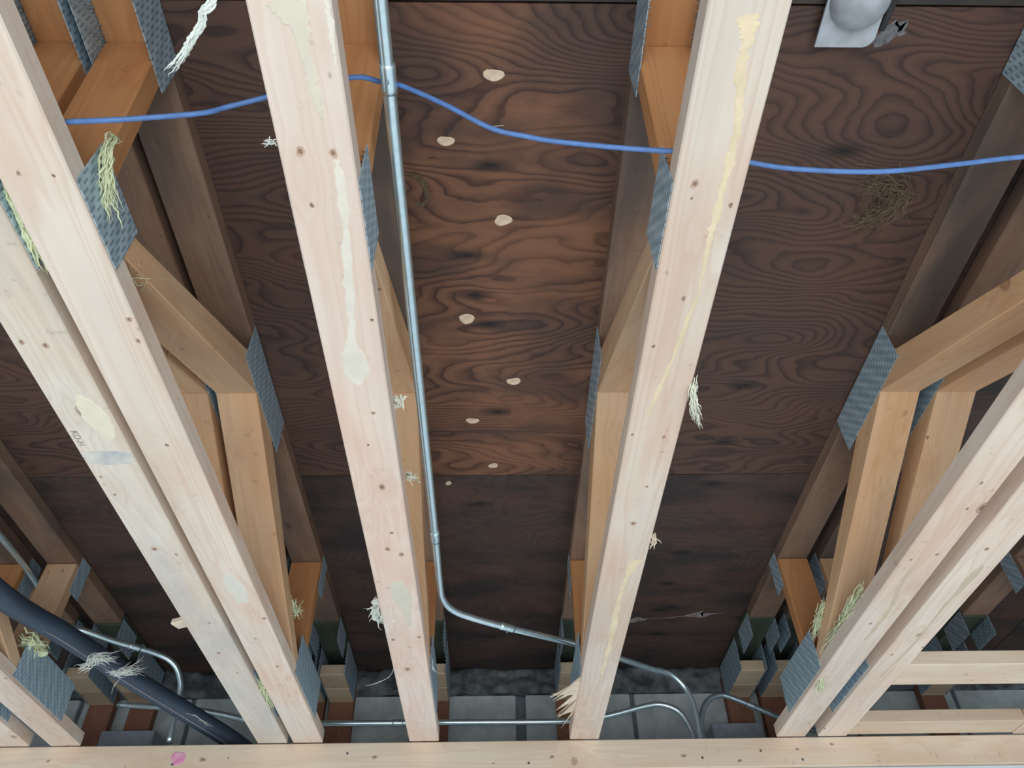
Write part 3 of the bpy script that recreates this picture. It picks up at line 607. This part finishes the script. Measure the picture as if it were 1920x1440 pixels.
# ---------------------------------------------------------------- loose fibres, lint and splinters
IT = 'insulation tuft'
tuft('insulation_tuft', [(-.505, .526, .968), (-.503, .515, .945), (-.505, .526, .925), (-.505, .548, .905), (-.505, .575, .892), (-.505, .60, .885)], .0035, 26, .0030, M_wool, 1, 'yellow green insulation tuft hanging over the nail plate at the upper left', IT)
tuft('insulation_tuft', [(-.53, .695, .912), (-.53, .724, .930), (-.53, .77, .965)], .006, 16, .0022, M_wool, 2, 'pale green insulation scrap stuck on the tan diagonal web at the left', IT)
tuft('insulation_tuft', [(-.615, .540, .870), (-.615, .575, .866), (-.614, .617, .862), (-.6145, .668, .860)], .0035, 26, .0035, M_wool, 3, 'yellow insulation squeezed in the slot between the left pair of trusses, at the left edge', IT)
tuft('insulation_tuft', [(-1.235, 1.940, .955), (-1.235, 1.985, .962), (-1.235, 2.04, .965)], .010, 22, .006, M_wool, 4, 'yellow insulation lump above the lower left nail plate', IT, blob=5)
tuft('insulation_tuft', [(-1.091, 1.995, .894), (-1.068, 2.0, .908), (-1.063, 2.0, .926), (-1.038, 2.02, .93), (-1.013, 2.04, .933)], .006, 22, .0022, M_white, 5, 'pale wisp of fibres hanging on the black pipe, left one', IT)
tuft('insulation_tuft', [(-1.027, 2.04, .901), (-1.0, 2.05, .908), (-.965, 2.085, .938)], .006, 20, .0026, M_white, 6, 'pale wisp of fibres wrapped on the black pipe, right one', IT)
tuft('insulation_tuft', [(-.996, 2.05, .903), (-1.01, 2.05, .872), (-1.009, 2.05, .847)], .0008, 3, .0014, M_white, 7, 'thin white strand hanging below the black pipe', IT)
tuft('insulation_tuft', [(-.915, 2.33, .905), (-.885, 2.36, .900), (-.845, 2.39, .885)], .003, 4, .0012, M_white, 8, 'small pale fibres under the black pipe near the wall plate', IT)
tuft('insulation_tuft', [(-.515, 1.800, .985), (-.513, 1.846, .978), (-.513, 1.87, .972)], .006, 18, .0022, M_wool, 9, 'small yellow green tuft on the edge of a tan web above the left pair foot', IT)
tuft('insulation_tuft', [(-.264, 1.626, .875), (-.265, 1.640, .862), (-.264, 1.70, .870)], .008, 26, .0040, M_white, 10, 'white fluffy lump on the left edge of the truss beside the conduit', IT, blob=7)
tuft('insulation_tuft', [(-.264, 1.643, .870), (-.280, 1.640, .868), (-.300, 1.636, .866)], .001, 3, .0016, M_white, 11, 'short white strand sticking left from the fluffy lump', IT)
tuft('insulation_tuft', [(-.166, 1.165, .898), (-.161, 1.19, .905), (-.150, 1.195, .905)], .004, 10, .0040, M_cream, 12, 'pale leaf-like scrap on the right side of the truss beside the conduit', IT)
tuft('insulation_tuft', [(-.167, .955, .892), (-.165, .972, .897), (-.165, .985, .897)], .0045, 10, .0050, M_cream, 13, 'small cream lump on the truss side beside the middle of the conduit', IT, blob=3)
tuft('insulation_tuft', [(-.6145, 1.98, .866), (-.6145, 2.074, .862), (-.6145, 2.182, .860)], .0045, 26, .0034, M_wool, 14, 'greenish insulation in the slot between the left pair near the wall plate', IT)
tuft('bark_strip', [(.317, .870, .852), (.318, .893, .846), (.323, .918, .842), (.330, .943, .840), (.345, .975, .838)], .0030, 16, .0022, M_cream, 15, 'frayed pale wood fibres hanging off the right edge of the resin-streaked chord', 'splinter')
tuft('bark_strip', [(.316, 1.31, .853), (.321, 1.336, .851), (.318, 1.355, .851)], .003, 9, .0030, M_split, 16, 'small pale chip on the right edge of the resin-streaked chord', 'splinter')
tuft('insulation_tuft', [(.858, 1.60, .896), (.860, 1.676, .897), (.862, 1.742, .894), (.868, 1.784, .896), (.864, 1.871, .894), (.860, 1.932, .893)], .0055, 38, .0038, M_wool, 17, 'long yellow green insulation strip lying along the right-hand truss chord', IT)
tuft('insulation_tuft', [(.860, 1.96, .872), (.872, 2.03, .849), (.888, 2.085, .848)], .004, 22, .0036, M_wool, 18, 'yellow green insulation end curling under the right-hand truss chord', IT)
tuft('insulation_tuft', [(.852, 1.815, .972), (.852, 1.865, .958), (.852, 1.905, .945), (.852, 1.951, .932)], .005, 30, .0028, M_wool, 19, 'pale fuzzy insulation edge on the web above the right-hand nail plate', IT)
tuft('lint_strip', [(-.268, .262, .852), (-.284, .297, .832), (-.297, .308, .83), (-.302, .321, .83), (-.312, .332, .83), (-.324, .346, .83), (-.339, .362, .83), (-.352, .373, .83)], .0018, 22, .0030, M_white, 20, 'white furry strip dangling at the top left beside the pinkish truss', 'lint')
tuft('lint_strand', [(-.262, 1.96, .876), (-.280, 2.03, .88), (-.315, 2.071, .88), (-.353, 2.095, .88)], .0008, 3, .0013, M_white, 21, 'thin white strand trailing left from the truss near the wall plate', 'lint')
tuft('lint_strand', [(-.166, 1.98, .90), (-.163, 2.0, .885), (-.152, 2.02, .880)], .0008, 4, .0018, M_white, 22, 'short white hooked strand on the right of the truss near the wall plate', 'lint')
tuft('lint_strand', [(-.262, .467, .858), (-.268, .468, .856), (-.274, .470, .858)], .0022, 8, .0014, M_white, 23, 'tiny pale fluff on the left edge of the pinkish truss chord', 'lint')
tuft('ceiling_lint', [(.680, .772, ZP - .004), (.72, .768, ZP - .004), (.765, .785, ZP - .004), (.75, .83, ZP - .004), (.712, .842, ZP - .004), (.69, .80, ZP - .004)], .012, 60, .0012, M_fluff, 24, 'brownish matted lint patch on the plywood right of centre', 'lint')
tuft('ceiling_lint', [(-.155, .755, ZP - .003), (-.134, .765, ZP - .003), (-.124, .799, ZP - .003), (-.138, .822, ZP - .003), (-.156, .800, ZP - .003)], .0022, 20, .0012, M_fluff, 25, 'ring of cobweb-like lint on the plywood beside the conduit', 'lint')
smear('white_stain', [(.440, 2.52, .016), (.50, 2.49, .030), (.545, 2.485, .016), (.60, 2.480, .010), (.66, 2.470, .018), (.73, 2.455, .050), (.765, 2.452, .046), (.78, 2.452, .02)], ZP, simple('grey_white_stain', (.40, .38, .42), .8, scale=22., col2=(.20, .15, .14)), ceil, seed=12, th=.0004, label='white water stain on the plywood')
# small wooden peg poking out left of the weathered chord
o = board('wood_peg', (-.7125, 1.695, .872), (-.752, 1.712, .872), .030, .014, M_split); tag(o, 'small pale wooden chip sticking out left of the weathered truss chord', 'chip')
# splintered end of the resin-streaked chord
bm = bmesh.new(); rnd = random.Random(5)
for k in range(9):
    y = 1.99 + k * .026 + rnd.uniform(-.01, .01); L_ = rnd.uniform(.035, .085) * (1.25 if 3 < k < 7 else 1)
    a = Vector((.2275, y, .852 + rnd.uniform(0, .004))); b = Vector((.2275, y + rnd.uniform(.035, .05), .852 + rnd.uniform(0, .01))); tip = Vector((.2275 - L_, y + rnd.uniform(.05, .12), .850 + rnd.uniform(-.012, .012)))
    vs_ = [bm.verts.new(a), bm.verts.new(b), bm.verts.new(b + Vector((0, 0, .005))), bm.verts.new(a + Vector((0, 0, .005)))]; tp = bm.verts.new(tip)
    bm.faces.new(vs_)
    for q_ in range(4): bm.faces.new((vs_[q_], vs_[(q_ + 1) % 4], tp))
link('torn_splinters', bm_mesh(bm, 'splinters'), M_split, T3).__setitem__('label', 'torn splinters')
